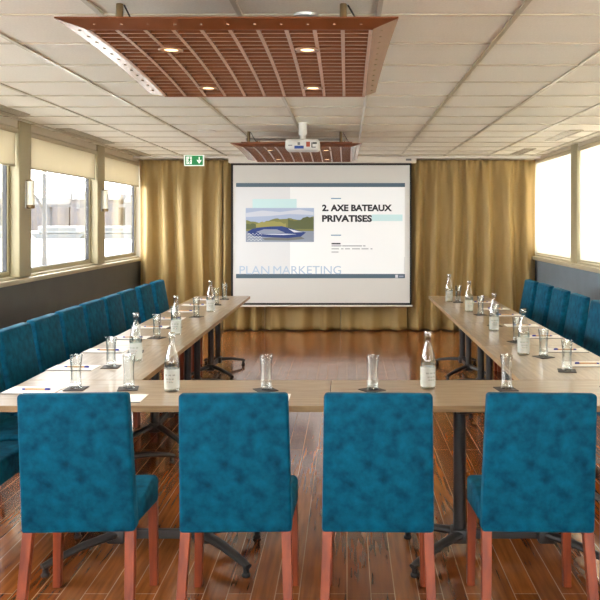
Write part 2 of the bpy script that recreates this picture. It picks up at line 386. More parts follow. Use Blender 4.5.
# ------------------------------------------------------------------ curtains
def curtain(x0, x1, label, seed, pleat=0.26, amp=0.085, bulge=0.0):
    rnd = random.Random(seed)
    nx = int((x1 - x0) / 0.012); nz = 44; H = 2.555
    # irregular fold phase
    ph = []; p = rnd.random() * 6; 
    rate = 1.0; tr = 1.0
    for i in range(nx + 1):
        if i % 12 == 0: tr = rnd.uniform(0.65, 1.35)
        rate += (tr - rate) * 0.12
        p += 2 * PI * ((x1 - x0) / nx) / pleat * rate; ph.append(p)
    o1 = rnd.random() * 6; o2 = rnd.random() * 6
    bm = bmesh.new(); rows = []
    for j in range(nz + 1):
        v = j / nz; z = 0.015 + (H - 0.015) * v; row = []
        for i in range(nx + 1):
            u = i / nx; X = x0 + (x1 - x0) * u
            a = amp * (0.55 + 0.5 * (1 - v) + 0.12 * math.sin(u * 9 + o1))
            head = max(0, (v - 0.86) / 0.14)
            a1 = a * (1 - 0.75 * head)
            s = math.sin(ph[i] + 0.5 * math.sin(v * 3 + o2 + u * 4))
            s = math.copysign(abs(s) ** 0.8, s)
            f = a1 * s + 0.010 * math.sin(ph[i] * 2.3 + v * 1.7 + o1) * (0.6 + 0.4 * (1 - v)) + 0.014 * math.sin(ph[i] * 3.0) * head
            low = max(0, 1 - v / 0.12)
            f += 0.02 * low * math.sin(ph[i] * 0.9 + o2) - 0.03 * low
            sw = 0.02 * math.sin(v * 4 + u * 7 + o2) * (1 - v)
            edge = min(u, 1 - u) * nx * 0.012
            sw *= min(1, edge / 0.1)
            row.append(bm.verts.new((X + sw - x0, f, z)))
        rows.append(row)
    for A, B in zip(rows, rows[1:]):
        for i in range(nx): bm.faces.new((A[i], A[i + 1], B[i + 1], B[i]))
    me = bpy.data.meshes.new('curtain'); bm.to_mesh(me); bm.free(); me.materials.append(M['curtain'])
    for pl in me.polygons: pl.use_smooth = True
    o = bpy.data.objects.new('curtain', me); COL.objects.link(o); o.location = (x0, 11.24, 0)
    sm = o.modifiers.new('thickness', 'SOLIDIFY'); sm.thickness = 0.004
    tag(o, label, 'curtain', 'gold curtains across the end wall')
curtain(-3.11, -1.86, 'gold curtain hanging beside the left windows under the exit sign', 3)
curtain(-1.85, -1.24, 'gold curtain left of centre running behind the left edge of the screen', 5, 0.26, 0.08)
curtain(-1.23, -0.10, 'gold curtain behind the screen, its hem showing left of centre', 8, 0.36, 0.045)
curtain(-0.09, 0.90, 'gold curtain behind the screen, its hem showing right of centre', 12, 0.36, 0.045)
curtain(0.91, 2.83, 'wide gold curtain hanging between the screen and the right windows', 21, 0.27)

# ------------------------------------------------------------------ projection screen (its cloth stands at Y = YS)
YS = 11.06; SS = 67.87
def sx(px): return (px - 347) / SS
def sz(py): return CAM_H - (py - 221) / SS
scr = thing('projection_screen', 'large white pull-down projection screen showing a slide about private boats', 'projection screen', (sx(321.5), YS, 0.0))
ox = sx(321.5)
def slab(name, m, px0, px1, py0, py1, dep, parent, th=0.0015):
    b = MB(); b.box(sx(px0) - ox, sx(px1) - ox, -dep - th, -dep, sz(py1), sz(py0)); return b.build(name, m, parent)
b = MB(); b.box(sx(229) - ox, sx(416) - ox, -0.07, 0.05, sz(163.2), sz(156.4), bev=0.01); b.build('screen_case', M['case'], scr, smooth=True)
b = MB(); b.box(sx(405.5) - ox, sx(411) - ox, -0.074, -0.069, sz(161), sz(159)); b.build('case_badge', M['grey_plastic'], scr)
b = MB()
for a in ((231, 411.5, 163, 165.3), (231, 233, 165.3, 303.5), (409.8, 411.5, 165.3, 303.5), (231, 411.5, 303, 305)):
    b.box(sx(a[0]) - ox, sx(a[1]) - ox, -0.004, 0.002, sz(a[3]), sz(a[2]))
b.build('screen_border', M['screen_black'], scr)
slab('screen_cloth', M['screen_cloth'], 233, 409.8, 165.3, 303, -0.001, scr)
b = MB(); b.tube([(sx(229.5) - ox, -0.005, sz(306)), (sx(412.5) - ox, -0.005, sz(306))], 0.015, 12); b.build('bottom_bar', M['case'], scr, smooth=True)
img = slab('slide_picture', M['sl_white'], 236, 405, 183, 278.5, 0.001, scr)
D0 = 0.0026
slab('grey_panel', M['sl_grey'], 236, 290, 187, 274, D0, img)
slab('title_bar', M['sl_bar'], 236, 405, 183, 187, D0, img)
slab('footer_bar', M['sl_bar'], 236, 405, 274, 278.3, D0, img)
slab('cyan_block', M['sl_cyan'], 252.5, 296.5, 199, 210, D0 + 0.0016, img)
slab('cyan_block', M['sl_cyan'], 371.5, 402.5, 214.5, 221, D0, img)
slab('blue_dash', M['sl_blue'], 331, 341, 198, 199, D0, img)
slab('blue_dash', M['sl_blue'], 331, 341, 234.7, 235.7, D0, img)
slab('footer_logo', M['ph_white'], 395.3, 398, 274.8, 277.8, D0 + 0.002, img)
slab('footer_logo', M['ph_glass'], 399, 403.5, 275.6, 277.2, D0 + 0.002, img)
slab('scroll_bar', M['sl_grey'], 404, 405, 257, 273.5, D0, img)
# small print, read only as rows of word shapes
rows_px = [(243, 244.4, M['sl_text'], [(331.5, 340.5)]),
           (245.4, 246.4, M['sl_small'], [(331.5, 341.5), (342.2, 362.0), (363, 365.5)]),
           (248.4, 249.3, M['sl_small'], [(331.5, 339), (341, 343.5), (345, 350), (352, 360), (361.5, 368.5), (370.5, 372.5)]),
           (251.6, 252.5, M['sl_small'], [(331.5, 338.5)])]
for y0, y1, m_, ws in rows_px:
    b = MB()
    for a, c in ws: b.box(sx(a) - ox, sx(c) - ox, -D0 - 0.0015, -D0, sz(y1), sz(y0))
    b.build('small_print', m_, img)
def text_part(name, txt, px0, px1, py0, py1, m, dep, parent, bold=0.0, space=1.0, orig=None, y=None):
    cu = bpy.data.curves.new(name, 'FONT'); cu.body = txt; cu.size = 1.0; cu.offset = bold; cu.extrude = 0.003; cu.space_character = space; cu.resolution_u = 3
    tmp = bpy.data.objects.new('tmp', cu); COL.objects.link(tmp)
    bpy.context.view_layer.update()
    me = bpy.data.meshes.new_from_object(tmp.evaluated_get(bpy.context.evaluated_depsgraph_get()))
    bpy.data.objects.remove(tmp); bpy.data.curves.remove(cu)
    xs = [v.co.x for v in me.vertices]; ys = [v.co.y for v in me.vertices]
    x0, x1, y0, y1 = min(xs), max(xs), min(ys), max(ys)
    X0, X1, Z0, Z1 = px0, px1, py0, py1
    for v in me.vertices:
        u = (v.co.x - x0) / (x1 - x0); w = (v.co.y - y0) / (y1 - y0); e = v.co.z
        v.co = (X0 + (X1 - X0) * u, -dep - 0.0008 - (0.0008 if e > 0 else 0), Z0 + (Z1 - Z0) * w)
    me.materials.clear(); me.materials.append(m)
    o = bpy.data.objects.new(name, me); COL.objects.link(o); o.parent = parent
    return o
text_part('slide_heading', '2. AXE BATEAUX', sx(322) - ox, sx(392) - ox, sz(211.3), sz(204.5), M['sl_text'], D0 + 0.0005, img, bold=0.044)
text_part('slide_heading', 'PRIVATISES', sx(322) - ox, sx(372) - ox, sz(222), sz(215), M['sl_text'], D0 + 0.002, img, bold=0.044)
for wd_, a_, c_ in (('PLAN', 239.5, 269.3), ('MARKETING', 273.3, 341)): text_part('faded_caption', wd_, sx(a_) - ox, sx(c_) - ox, sz(274.2), sz(266), M['sl_pale'], D0 + 0.002, img, bold=0.0)
# photograph of a boat in the slide
ph = slab('boat_photo', M['ph_sky'], 245.7, 314, 208, 242, D0 + 0.0035, img)
def poly(name, m, pts, dep, parent):
    b = MB(); b.prism([(sx(x) - ox, sz(y)) for x, y in pts], 'xz', -dep - 0.0008, -dep); return b.build(name, m, parent)
DP = D0 + 0.0052
bx = lambda x, y: (x, y)
poly('photo_cloud', M['ph_cloud'], [(246, 213), (262, 210.5), (280, 212), (300, 209.5), (313.5, 212), (313.5, 215), (290, 214), (270, 216), (246, 217)], DP, img)
rt = random.Random(4)
def ridge(x0, x1, n, base, top, jit): 
    pts = [(x0, base)]
    for i in range(n + 1):
        u = i / n; pts.append((x0 + (x1 - x0) * u, top(u) + rt.uniform(-jit, jit)))
    return pts + [(x1, base)]
poly('photo_water', M['ph_water'], [(245.9, 229), (313.8, 228), (313.8, 241.8), (245.9, 241.8)], DP, img)
poly('photo_trees', M['ph_tree'], ridge(246, 313.8, 30, 231, lambda u: 220.5 - 5.5 * max(0, (u - 0.55)) * 2 + 2 * math.sin(u * 9), 0.8), DP + 0.001, img)
poly('photo_trees', M['ph_tree2'], ridge(254, 286, 16, 229, lambda u: 224 - 3 * math.sin(u * PI) , 0.8), DP + 0.002, img)
poly('photo_trees', M['ph_tree3'], ridge(288, 313.6, 12, 229, lambda u: 219 + 2 * math.sin(u * 6), 0.9), DP + 0.002, img)
poly('photo_trees', M['ph_tree3'], ridge(246, 256, 7, 229, lambda u: 224, 0.7), DP + 0.003, img)
poly('boat_reflection', M['ph_water2'], [(262, 238), (300, 236), (305, 239), (288, 240.5), (265, 240)], DP + 0.001, img)
poly('boat_hull', M['ph_hull'], [(247, 232), (254, 228), (270, 226.5), (282, 226.2), (291, 228.5), (306, 232.5), (301, 236.5), (288, 238), (266, 237), (254, 236)], DP + 0.003, img)
poly('boat_cabin', M['ph_glass'], [(256, 232), (264, 229.2), (277, 229.4), (285, 232.6), (272, 234.2), (262, 233.8)], DP + 0.004, img)
poly('boat_trim', M['ph_white'], [(262, 234.5), (284, 233.6), (297, 234.2), (284, 235)], DP + 0.0048, img)
poly('boat_bow', M['ph_white'], [(288, 228.5), (296, 230.6), (303, 232), (294, 232.4)], DP + 0.0048, img)
for q, yy in enumerate((234.2, 237.0, 239.8)):
    b = MB(); pts = []
    for i in range(33):
        X = 247.5 + i * 0.45; pts.append((X, yy + 0.85 * math.cos(i * PI / 4)))
    up = [(sx(x) - ox, sz(y - 0.24)) for x, y in pts]; dn = [(sx(x) - ox, sz(y + 0.24)) for x, y in pts[::-1]]
    b.prism(up + dn, 'xz', -DP - 0.0075, -DP - 0.0066); b.build('wave_line', M['ph_white'], img)

# ------------------------------------------------------------------ exit sign
ex = thing('exit_sign', 'green illuminated exit sign with running figure and arrow over the curtain', 'exit sign', (-2.225, 10.92, 2.44))
b = MB(); b.box(-0.145, 0.145, -0.012, 0.012, 0, 0.165, bev=0.003); b.build('sign_plate', M['exit_white'], ex)
b = MB(); b.box(-0.128, 0.128, -0.014, -0.012, 0.014, 0.151); b.build('green_field', M['exit_green'], ex)
b = MB(); b.box(-0.112, -0.032, -0.016, -0.014, 0.028, 0.138); b.build('doorway_symbol', M['exit_white'], ex)
b = MB()
b.lathe([(0.009, 0), (0.009, 0.001)], 12, (0, 0, 0)); 
bmesh.ops.rotate(b.bm, cent=(0, 0, 0), matrix=Matrix.Rotation(PI / 2, 3, 'X'), verts=b.bm.verts[:]); bmesh.ops.translate(b.bm, vec=(-0.062, -0.0168, 0.122), verts=b.bm.verts[:])
for pts in ([(-0.085, 0.100), (-0.060, 0.112), (-0.052, 0.085), (-0.072, 0.078)], [(-0.072, 0.080), (-0.060, 0.085), (-0.050, 0.062), (-0.064, 0.034), (-0.074, 0.038), (-0.063, 0.062)],
            [(-0.074, 0.082), (-0.064, 0.078), (-0.084, 0.052), (-0.104, 0.052), (-0.104, 0.060), (-0.088, 0.061)], [(-0.058, 0.108), (-0.054, 0.098), (-0.042, 0.088), (-0.038, 0.094)]):
    b.prism(pts, 'xz', -0.0172, -0.016)
b.build('running_figure', M['exit_green'], ex)
b = MB(); b.prism([(0.068, 0.132), (0.084, 0.132), (0.084, 0.078), (0.108, 0.095), (0.108, 0.075), (0.076, 0.034), (0.044, 0.075), (0.044, 0.095), (0.068, 0.078)], 'xz', -0.016, -0.014); b.build('arrow_symbol', M['exit_white'], ex)
b = MB(); b.box(-0.05, 0.05, -0.02, 0.02, 0.165, 0.16 + (ZC - 2.60)); b.bm.clear(); b.box(-0.14, 0.14, -0.016, 0.016, 0.1655, 0.178); b.build('mounting_rail', M['case'], ex)
b = MB(); b.box(-0.045, 0.03, -0.03, -0.016, 0.160, 0.178); b.build('indicator', M['amber'], ex)

# ------------------------------------------------------------------ louvred ceiling lights
def grille(X0, Y, label):
    """X0,Y: inner front left corner"""
    t = thing('louvred_ceiling_light', label, 'ceiling light', (X0, Y, 2.404), 0, 'hanging louvred ceiling panels')
    W, L = 1.132, 1.29
    def zz(v): u = v / L; return 0.018 * 4 * u * (1 - u) - 0.052 * u
    def pale_bottom(o):  # down-facing faces get the painted sheen
        o.data.materials.append(M['edge_sheen'])
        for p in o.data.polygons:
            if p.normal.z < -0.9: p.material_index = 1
    n = 16
    nr = 10
    for k in range(nr + 1):
        xk = W * k / nr
        b = MB(); up = [(L * i / n, zz(L * i / n) + 0.052) for i in range(n + 1)]; dn = [(L * i / n, zz(L * i / n)) for i in range(n, -1, -1)]
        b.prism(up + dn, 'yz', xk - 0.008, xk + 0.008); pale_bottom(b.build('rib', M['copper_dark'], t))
    nb = 19
    for k in range(nb + 1):
        y = L * k / nb; z = zz(y)
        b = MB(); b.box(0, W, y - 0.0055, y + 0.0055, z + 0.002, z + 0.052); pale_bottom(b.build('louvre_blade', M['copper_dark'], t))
    dx, dy, dz = 0.105, 0.08, 0.026
    b = MB()   # front rim
    A = [(0, 0, 0), (W, 0, 0), (W + dx, -dy, dz), (-dx, -dy, dz)]
    b.hexa([A[3], A[2], A[1], A[0], (A[3][0], A[3][1], A[3][2] + 0.006), (A[2][0], A[2][1], A[2][2] + 0.006), (W, 0, 0.006), (0, 0, 0.006)])
    b.box(-0.006, W + 0.006, -0.004, 0.004, 0, 0.052)
    b.build('front_rim', M['copper'], t)
    for k in range(11):
        b = MB(); b.lathe([(0.005, 0), (0.006, 0.003)], 10, (0.04 + (W - 0.08) * k / 10, -dy * 0.5, dz * 0.5 - 0.003)); b.build('rivet', M['copper_light'], t)
    for s in (0, 1):
        b = MB(); n2 = 16
        prev = None
        for i in range(n2 + 1):
            v = L * i / n2; y = v; z = zz(v)
            yo = -dy + (L + dy * 0.2 + dy) * i / n2
            xi, xo = (0, -dx) if s == 0 else (W, W + dx * (1 - 0.35 * i / n2))
            if s == 0: xo = -dx
            q = [b.bm.verts.new(p) for p in ((xi, y, z), (xo, yo, z + dz), (xo, yo, z + dz + 0.006), (xi, y, z + 0.006))]
            if prev:
                for a in range(4): b.bm.faces.new((prev[a], prev[(a + 1) % 4], q[(a + 1) % 4], q[a]))
            else: b.bm.faces.new(q)
            prev = q
        b.bm.faces.new(prev[::-1]); b.build('side_strip', M['copper_gloss'], t, smooth=True)
        for i in range(12):
            v = L * (i + 0.7) / 12.4; xm = (-dx * 0.5 if s == 0 else W + dx * 0.42)
            b = MB(); b.lathe([(0.007, 0), (0.007, 0.004)], 10, (xm, v - dy * 0.2, zz(v) + dz * 0.5 - 0.003)); b.build('screw', M['bronze'], t)
    b = MB(); b.box(-0.006, W + 0.006, L - 0.004, L + 0.006, zz(L) - 0.002, zz(L) + 0.055); b.build('back_rim', M['copper'], t)
    # hangers
    ztop = ZC - 2.404
    for xx in (0.03, 1.02):
        for yy in (0.32, 1.05):
            b = MB(); b.tube([(xx, yy, zz(yy) + 0.05), (xx, yy, ztop)], 0.016, 12); b.build('hanger_tube', M['bronze'], t, smooth=True)
            b = MB(); b.tube([(xx + 0.02, yy, ztop - 0.005), (xx + 0.05, yy - 0.02, ztop - 0.06), (xx + 0.10, yy, zz(yy) + 0.056)], 0.004, 8); b.build('safety_cable', M['cable'], t)
    b = MB(); b.tube([(0.0, 0.36, 0.115), (W - 0.05, 0.36, 0.115)], 0.014, 10); b.build('cross_tube', M['steel'], t, smooth=True)
    for (lx, ly) in ((0.255, 0.33), (0.86, 0.33), (0.28, 1.09), (0.85, 1.09)):
        z = zz(ly)
        b = MB(); b.lathe([(0.052, 0.0), (0.056, -0.004), (0.052, -0.008), (0.032, -0.006), (0.030, 0.0)], 24, (lx, ly, z - 0.001), cap0=False, cap1=False)
        sp = b.build('spotlight', M['copper_light'], t, smooth=True)
        b = MB(); b.lathe([(0.030, -0.002), (0.030, -0.004)], 20, (lx, ly, z - 0.001)); b.build('bulb', M['lamp'], sp)
    for (lx, ly) in ((0.255, 0.33), (0.86, 0.33), (0.28, 1.09), (0.85, 1.09)):
        li = bpy.data.lights.new('spot_glow', 'SPOT'); li.energy = 9; li.color = (1.0, 0.8, 0.55); li.spot_size = 2.2; li.spot_blend = 0.8; li.shadow_soft_size = 0.04
        lo = bpy.data.objects.new('spot_glow', li); COL.objects.link(lo); lo.location = (X0 + lx, Y + ly, 2.404 + zz(ly) - 0.03)
    return t
grille(-1.036, 3.00, 'large copper brown louvred light panel hanging nearest, at the top of the photo')
grille(-1.085, 7.73, 'smaller looking louvred light panel hanging behind the projector, above the screen')

# ------------------------------------------------------------------ projector
pj = thing('projector', 'small white projector hung upside down from the ceiling before the screen', 'projector', (-0.43, 7.32, 2.375))
b = MB(); b.box(-0.165, 0.165, -0.12, 0.12, -0.055, 0.055, bev=0.03, seg=4); b.build('projector_body', M['white_plastic'], pj, smooth=True)
b = MB(); b.lathe([(0.026, 0.05), (0.026, 0.19)], 16, (-0.0, 0, 0)); b.lathe([(0.055, 0.215), (0.055, 0.225)], 20, (0, 0, 0)); b.lathe([(0.042, 0.10), (0.042, 0.216)], 16, (0, 0, 0)); b.box(-0.09, 0.09, -0.05, 0.05, 0.05, 0.062, bev=0.003)
b.build('ceiling_mount', M['white_plastic'], pj, smooth=True)
b = MB(); b.box(-0.075, 0.015, -0.1225, -0.119, -0.040, -0.012); b.build('blue_socket_block', M['blue_print'], pj)
b = MB(); b.box(-0.045, -0.02, -0.1225, -0.119, -0.005, 0.022); b.build('socket', M['grey_plastic'], pj)
b = MB(); b.box(0.038, 0.075, -0.1225, -0.119, -0.022, 0.026); b.build('red_label', M['red_print'], pj)
b = MB(); b.box(0.088, 0.098, -0.1225, -0.119, -0.03, 0.02); b.box(0.098, 0.13, -0.1225, -0.119, -0.03, -0.022); b.box(0.10, 0.14, -0.1225, -0.119, 0.005, 0.022); b.build('vent_slots', M['gasket'], pj)
b = MB(); b.box(-0.135, -0.095, -0.1225, -0.119, -0.012, -0.004); b.build('small_mark', M['grey_plastic'], pj)
b = MB(); b.lathe([(0.03, 0), (0.03, 0.02)], 20, (0, 0, 0)); bmesh.ops.rotate(b.bm, cent=(0, 0, 0), matrix=Matrix.Rotation(-PI / 2, 3, 'X'), verts=b.bm.verts[:]); bmesh.ops.translate(b.bm, vec=(0.07, 0.115, 0), verts=b.bm.verts[:]); b.build('lens', M['gasket'], pj, smooth=True)

# ceiling fittings
def vent(x, y0, y1, label, w=0.13, m='vent'):
    t = thing('ceiling_vent', label, 'ceiling vent', (x, (y0 + y1) / 2, ZC - 0.007), 0, 'linear air vents in the ceiling')
    h = (y1 - y0) / 2
    b = MB(); b.box(-w / 2, w / 2, -h, h, 0.003, 0.006); b.build('recess', M['vent_dark'], t)
    b = MB(); 
    b.box(-w / 2 - 0.015, -w / 2, -h, h, -0.004, 0.006); b.box(w / 2, w / 2 + 0.015, -h, h, -0.004, 0.006); b.box(-w / 2, w / 2, -h - 0.015, -h, -0.004, 0.006); b.box(-w / 2, w / 2, h, h + 0.015, -0.004, 0.006)
    b.build('vent_frame', M[m], t)
    b = MB()
    for k in range(3): xx = -w / 2 + w * (k + 1) / 4; b.box(xx - 0.009, xx + 0.009, -h, h, -0.002, 0.003)
    b.build('slat', M[m], t)
vent(-2.93, 5.5, 6.75, 'slotted ceiling vent above the left windows, cut by the left photo edge')
vent(-2.93, 7.75, 9.2, 'slotted ceiling vent above the window between the two wall lights')
vent(-2.93, 10.0, 10.9, 'slotted ceiling vent near the left end of the gold curtain')
vent(2.42, 7.9, 8.9, 'slotted ceiling vent above the right blind nearest the photo edge', 0.12, 'tbar')
vent(2.42, 9.9, 10.8, 'slotted ceiling vent near the right end of the gold curtain')
t = thing('recessed_downlight', 'round recessed downlight in the ceiling above the nearest louvred panel', 'downlight', (-0.19, 3.50, ZC - 0.012))
b = MB(); b.lathe([(0.05, 0.012), (0.052, 0.0), (0.062, 0.0), (0.064, 0.012)], 28, cap0=False, cap1=False); b.build('trim_ring', M['steel'], t, smooth=True)
b = MB(); b.lathe([(0.05, 0.004), (0.05, 0.008)], 24); b.build('lens', M['white_plastic'], t)
for (x, y, l) in ((1.86, 10.45, 'pale round ceiling fitting above the right curtain'), (-1.49, 8.0, 'pale round ceiling fitting left of the projector')):
    b = MB(); b.lathe([(0.10, 0.012), (0.10, 0.004), (0.07, 0.0)], 24); o = b.build('ceiling_speaker', M['case'], smooth=True); o.location = (x, y, ZC - 0.012); tag(o, l, 'ceiling speaker')

# ------------------------------------------------------------------ tables
ZT = 0.76
def table(cx, cy, length, depth, rz, label, uo=(0.26, 0.26), vs=(0.27, 0.27), yb=0.0):
    t = thing('conference_table', label, 'table', (cx, cy, 0), rz, 'oak topped tables of the U shape')
    g = 0.0015
    b = MB(); b.box(-length / 2 + g, length / 2 - g, -depth / 2 + g, depth / 2 - g, ZT - 0.030, ZT, bev=0.0015, seg=1); b.build('tabletop', M['oak'], t)
    e = 0.001
    for (a0, a1, c0, c1) in ((-length / 2, length / 2, -depth / 2 - e + g, -depth / 2 + g), (-length / 2, length / 2, depth / 2 - g, depth / 2 + e - g)):
        b = MB(); b.box(a0 + g, a1 - g, c0, c1, ZT - 0.030, ZT - 0.0015); b.build('edge_band', M['oak_edge'], t)
    for s, u in ((-1, uo[0]), (1, uo[1])):
        xc = s * 0.215
        b = MB(); b.lathe([(0.031, 0.05), (0.031, ZT - 0.05)], 20, (xc, yb, 0))
        c = b.build('column', M['black'], t, smooth=True)
        b = MB(); b.box(xc - 0.045, xc + 0.045, yb - 0.045, yb + 0.045, 0.045, 0.115, bev=0.012); b.build('hub', M['black'], c, smooth=True)
        b = MB(); b.prism([(yb - 0.15, ZT - 0.03), (yb + 0.20, ZT - 0.03), (yb + 0.17, ZT - 0.05), (yb + 0.04, ZT - 0.075), (yb - 0.04, ZT - 0.075), (yb - 0.13, ZT - 0.05)], 'yz', xc - 0.02, xc + 0.02); b.build('top_bracket', M['black'], c)
        for v in (-1, 1):
            b = MB()
            V = vs[0] if v < 0 else vs[1]; tipx, tipy = xc + s * u, yb + v * V
            b.tube([(xc, yb + v * 0.02, 0.088), (xc + s * u * 0.45, yb + v * V * 0.48, 0.082), (xc + s * u * 0.85, yb + v * V * 0.87, 0.062), (tipx, tipy, 0.048)], [0.03, 0.026, 0.021, 0.019], 10, flat=(1.0, 0.7))
            f = b.build('foot', M['black'], t, smooth=True)
            b = MB(); b.lathe([(0.019, 0.0), (0.021, 0.010), (0.014, 0.018), (0.014, 0.042)], 14, (tipx - s * 0.012, tipy - v * 0.012, 0)); b.build('glide', M['dark_cap'], f, smooth=True)
    b = MB(); b.box(-0.215, 0.215, yb - 0.014, yb + 0.014, 0.06, 0.105, bev=0.004); b.build('lower_beam', M['black'], t)
    b = MB(); b.box(-length / 2 + 0.12, length / 2 - 0.12, -0.02, 0.02, ZT - 0.060, ZT - 0.0305, bev=0.003); b.build('upper_beam', M['black'], t)
    return t
YF0, YF1 = 3.57, 4.15; YE = 8.80
yc = (YF0 + YF1) / 2
table((-1.77 - 0.087) / 2, yc, 1.683 - 0.002, YF1 - YF0, 0, 'long oak table across the front, left half, behind the two left blue chairs', (0.26, 0.26), (0.29, 0.15), -0.12)
table((1.64 - 0.087) / 2, yc, 1.727 - 0.002, YF1 - YF0, 0, 'long oak table across the front, right half, with a bottle on its left end', (0.26, 0.26), (0.29, 0.15), -0.12)
ml = (YE - YF1) / 4
lw = ['nearest the front table', 'second from the front table', 'third from the front table', 'farthest away beside the screen']
for k in range(4):
    cy = YF1 + ml * (k + 0.5)
    table(-1.4525, cy, ml - 0.002, 0.635, PI / 2, 'oak table in the left arm of the U, ' + lw[k], (0.34, 0.14), (0.28, 0.17))
for k in range(4):
    cy = YF1 + ml * (k + 0.5)
    table(1.2975, cy, ml - 0.002, 0.685, PI / 2, 'oak table in the right arm of the U, ' + lw[k], (0.34, 0.14), (0.17, 0.28))

# ------------------------------------------------------------------ chairs (facing +Y)
def make_chair(label, group):
    t = thing('dining_chair', label, 'chair', (0, 0, 0), 0, group)
    # backrest: a padded slab, slightly reclined, skirt reaching below the seat
    bm = bmesh.new(); nz = 9
    b = MB()
    b.hexa([(-0.223, -0.193, 0.402), (0.223, -0.193, 0.402), (0.223, -0.108, 0.402), (-0.223, -0.108, 0.402),
            (-0.211, -0.272, 0.972), (0.211, -0.272, 0.972), (0.211, -0.208, 0.966), (-0.211, -0.208, 0.966)], bev=0.014, seg=4)
    b.build('backrest', M['velvet'], t, smooth=True, angle=60)
    bm.free()
    b = MB()
    b.hexa([(-0.222, -0.13, 0.408), (0.222, -0.13, 0.408), (0.231, 0.235, 0.365), (-0.231, 0.235, 0.365),
            (-0.222, -0.155, 0.478), (0.222, -0.155, 0.478), (0.231, 0.24, 0.492), (-0.231, 0.24, 0.492)], bev=0.022, seg=4)
    b.build('seat', M['velvet'], t, smooth=True, angle=60)
    for s in (-1, 1):
        b = MB(); w = 0.020; x1 = s * 0.200; x0 = s * 0.203; xf = s * 0.209; xg = s * 0.215
        b.hexa([(xg - w + .003, 0.195, 0), (xg + w - .003, 0.195, 0), (xg + w - .003, 0.229, 0), (xg - w + .003, 0.229, 0),
                (xf - w, 0.190, 0.375), (xf + w, 0.190, 0.375), (xf + w, 0.230, 0.375), (xf - w, 0.230, 0.375)], bev=0.003, seg=2)
        b.build('leg', M['leg'], t)
        b = MB(); x0 = s * 0.214
        b.hexa([(x0 - w + .003, -0.262, 0), (x0 + w - .003, -0.262, 0), (x0 + w - .003, -0.224, 0), (x0 - w + .003, -0.224, 0),
                (x1 - w, -0.182, 0.42), (x1 + w, -0.182, 0.42), (x1 + w, -0.142, 0.42), (x1 - w, -0.142, 0.42)], bev=0.003, seg=2)
        b.build('leg', M['leg'], t)
    return t
gF = 'teal chairs along the front table seen from behind'
gL = 'teal chairs along the left windows'
gR = 'teal chairs along the right windows'
front = [(-1.075, 2.5, 'teal velvet chair seen from behind, leftmost of the four in front'),
         (-0.447, 1.4, 'teal velvet chair seen from behind, second from the left in front'),
         (0.127, -1.3, 'teal velvet chair seen from behind, third from the left in front'),
         (0.765, -2.0, 'teal velvet chair seen from behind, rightmost complete one in front, its seat showing left'),
         (1.372, 0.0, 'teal velvet chair at the right photo edge, only its seat side and a leg showing')]
ch = None
for i, (x, dg, l) in enumerate(front):
    if ch is None: ch = make_chair(l, gF); ch.location = (x, 3.165, 0); ch.rotation_euler = (0, 0, math.radians(dg))
    else: dup(ch, (x, 3.165, 0), math.radians(dg), l, gF)
left_y = [3.725, 4.255, 4.755, 5.255, 5.745, 6.245, 6.735, 7.225, 7.805, 8.375]
for k, y in enumerate(left_y):
    n = len(left_y) - k
    if k == 0: l = 'teal chair at the lower left photo edge, only its seat and legs showing'
    elif n == 1: l = 'teal chair of the left window row nearest the gold curtain'
    else: l = 'teal chair by the left windows, %s counting from the gold curtain' % ORD[n]
    dup(ch, (-1.885 + random.uniform(-.006, .006), y, 0), -PI / 2 + math.radians(random.uniform(-1, 1)), l, gL)
right_y = [8.43, 7.95, 7.37, 6.79, 6.19, 5.6, 5.03]
for k, y in enumerate(right_y):
    l = 'teal chair of the right window row nearest the gold curtain' if k == 0 else 'teal chair in the right window row, %s counting from the gold curtain' % ORD[k + 1]
    dup(ch, (1.87 + (0.0 if k else -0.03), y, 0), PI / 2 + math.radians((0, 0.6, 0, -1, 0, 1, 0)[k]), l, gR)

# ------------------------------------------------------------------ table things
def make_bottle():
    t = thing('water_bottle', '', 'bottle', (0, 0, ZT), 0, 'clear water bottles on the tables')
    outer = [(0.034, 0.0), (0.0385, 0.004), (0.039, 0.02), (0.039, 0.135), (0.0375, 0.155), (0.033, 0.178), (0.0255, 0.205), (0.0190, 0.230), (0.0150, 0.250), (0.0140, 0.268), (0.0140, 0.280)]
    b = MB(); b.lathe(outer, 28, cap1=False); b.build('bottle_body', M['glass'], t, smooth=True, angle=60)
    b = MB(); b.lathe([(0.0150, 0.276), (0.0180, 0.279), (0.0180, 0.298), (0.0160, 0.303)], 22); b.build('stopper', M['glass_base'], t, smooth=True, angle=60)
    b = MB(); b.lathe([(0.032, 0.006), (0.0372, 0.010), (0.0374, 0.130), (0.0365, 0.146)], 26); b.build('water', M['water'], t, smooth=True, angle=40)
    b = MB(); b.lathe([(0.0394, 0.018), (0.0394, 0.118)], 28, cap0=False, cap1=False); lb_ = b.build('label', M['frost'], t, smooth=True)
    b = MB(); b.lathe([(0.0398, 0.125), (0.0400, 0.127), (0.0398, 0.129)], 28, cap0=False, cap1=False); b.build('glass_ring', M['glass_base'], t, smooth=True)
    b = MB()
    for zz_, a0, a1 in ((0.085, -2.3, -0.9), (0.065, -2.1, -1.1), (0.050, -2.0, -1.2)):
        n = 8
        for i in range(n):
            if i % 3 == 2: continue
            p = [a0 + (a1 - a0) * i / n, a0 + (a1 - a0) * (i + 0.8) / n]
            vs = [b.bm.verts.new((0.0399 * math.cos(a), 0.0399 * math.sin(a), z)) for a, z in ((p[0], zz_), (p[1], zz_), (p[1], zz_ + 0.008), (p[0], zz_ + 0.008))]
            b.bm.faces.new(vs)
    b.build('label_print', M['frost_dark'], lb_)
    return t
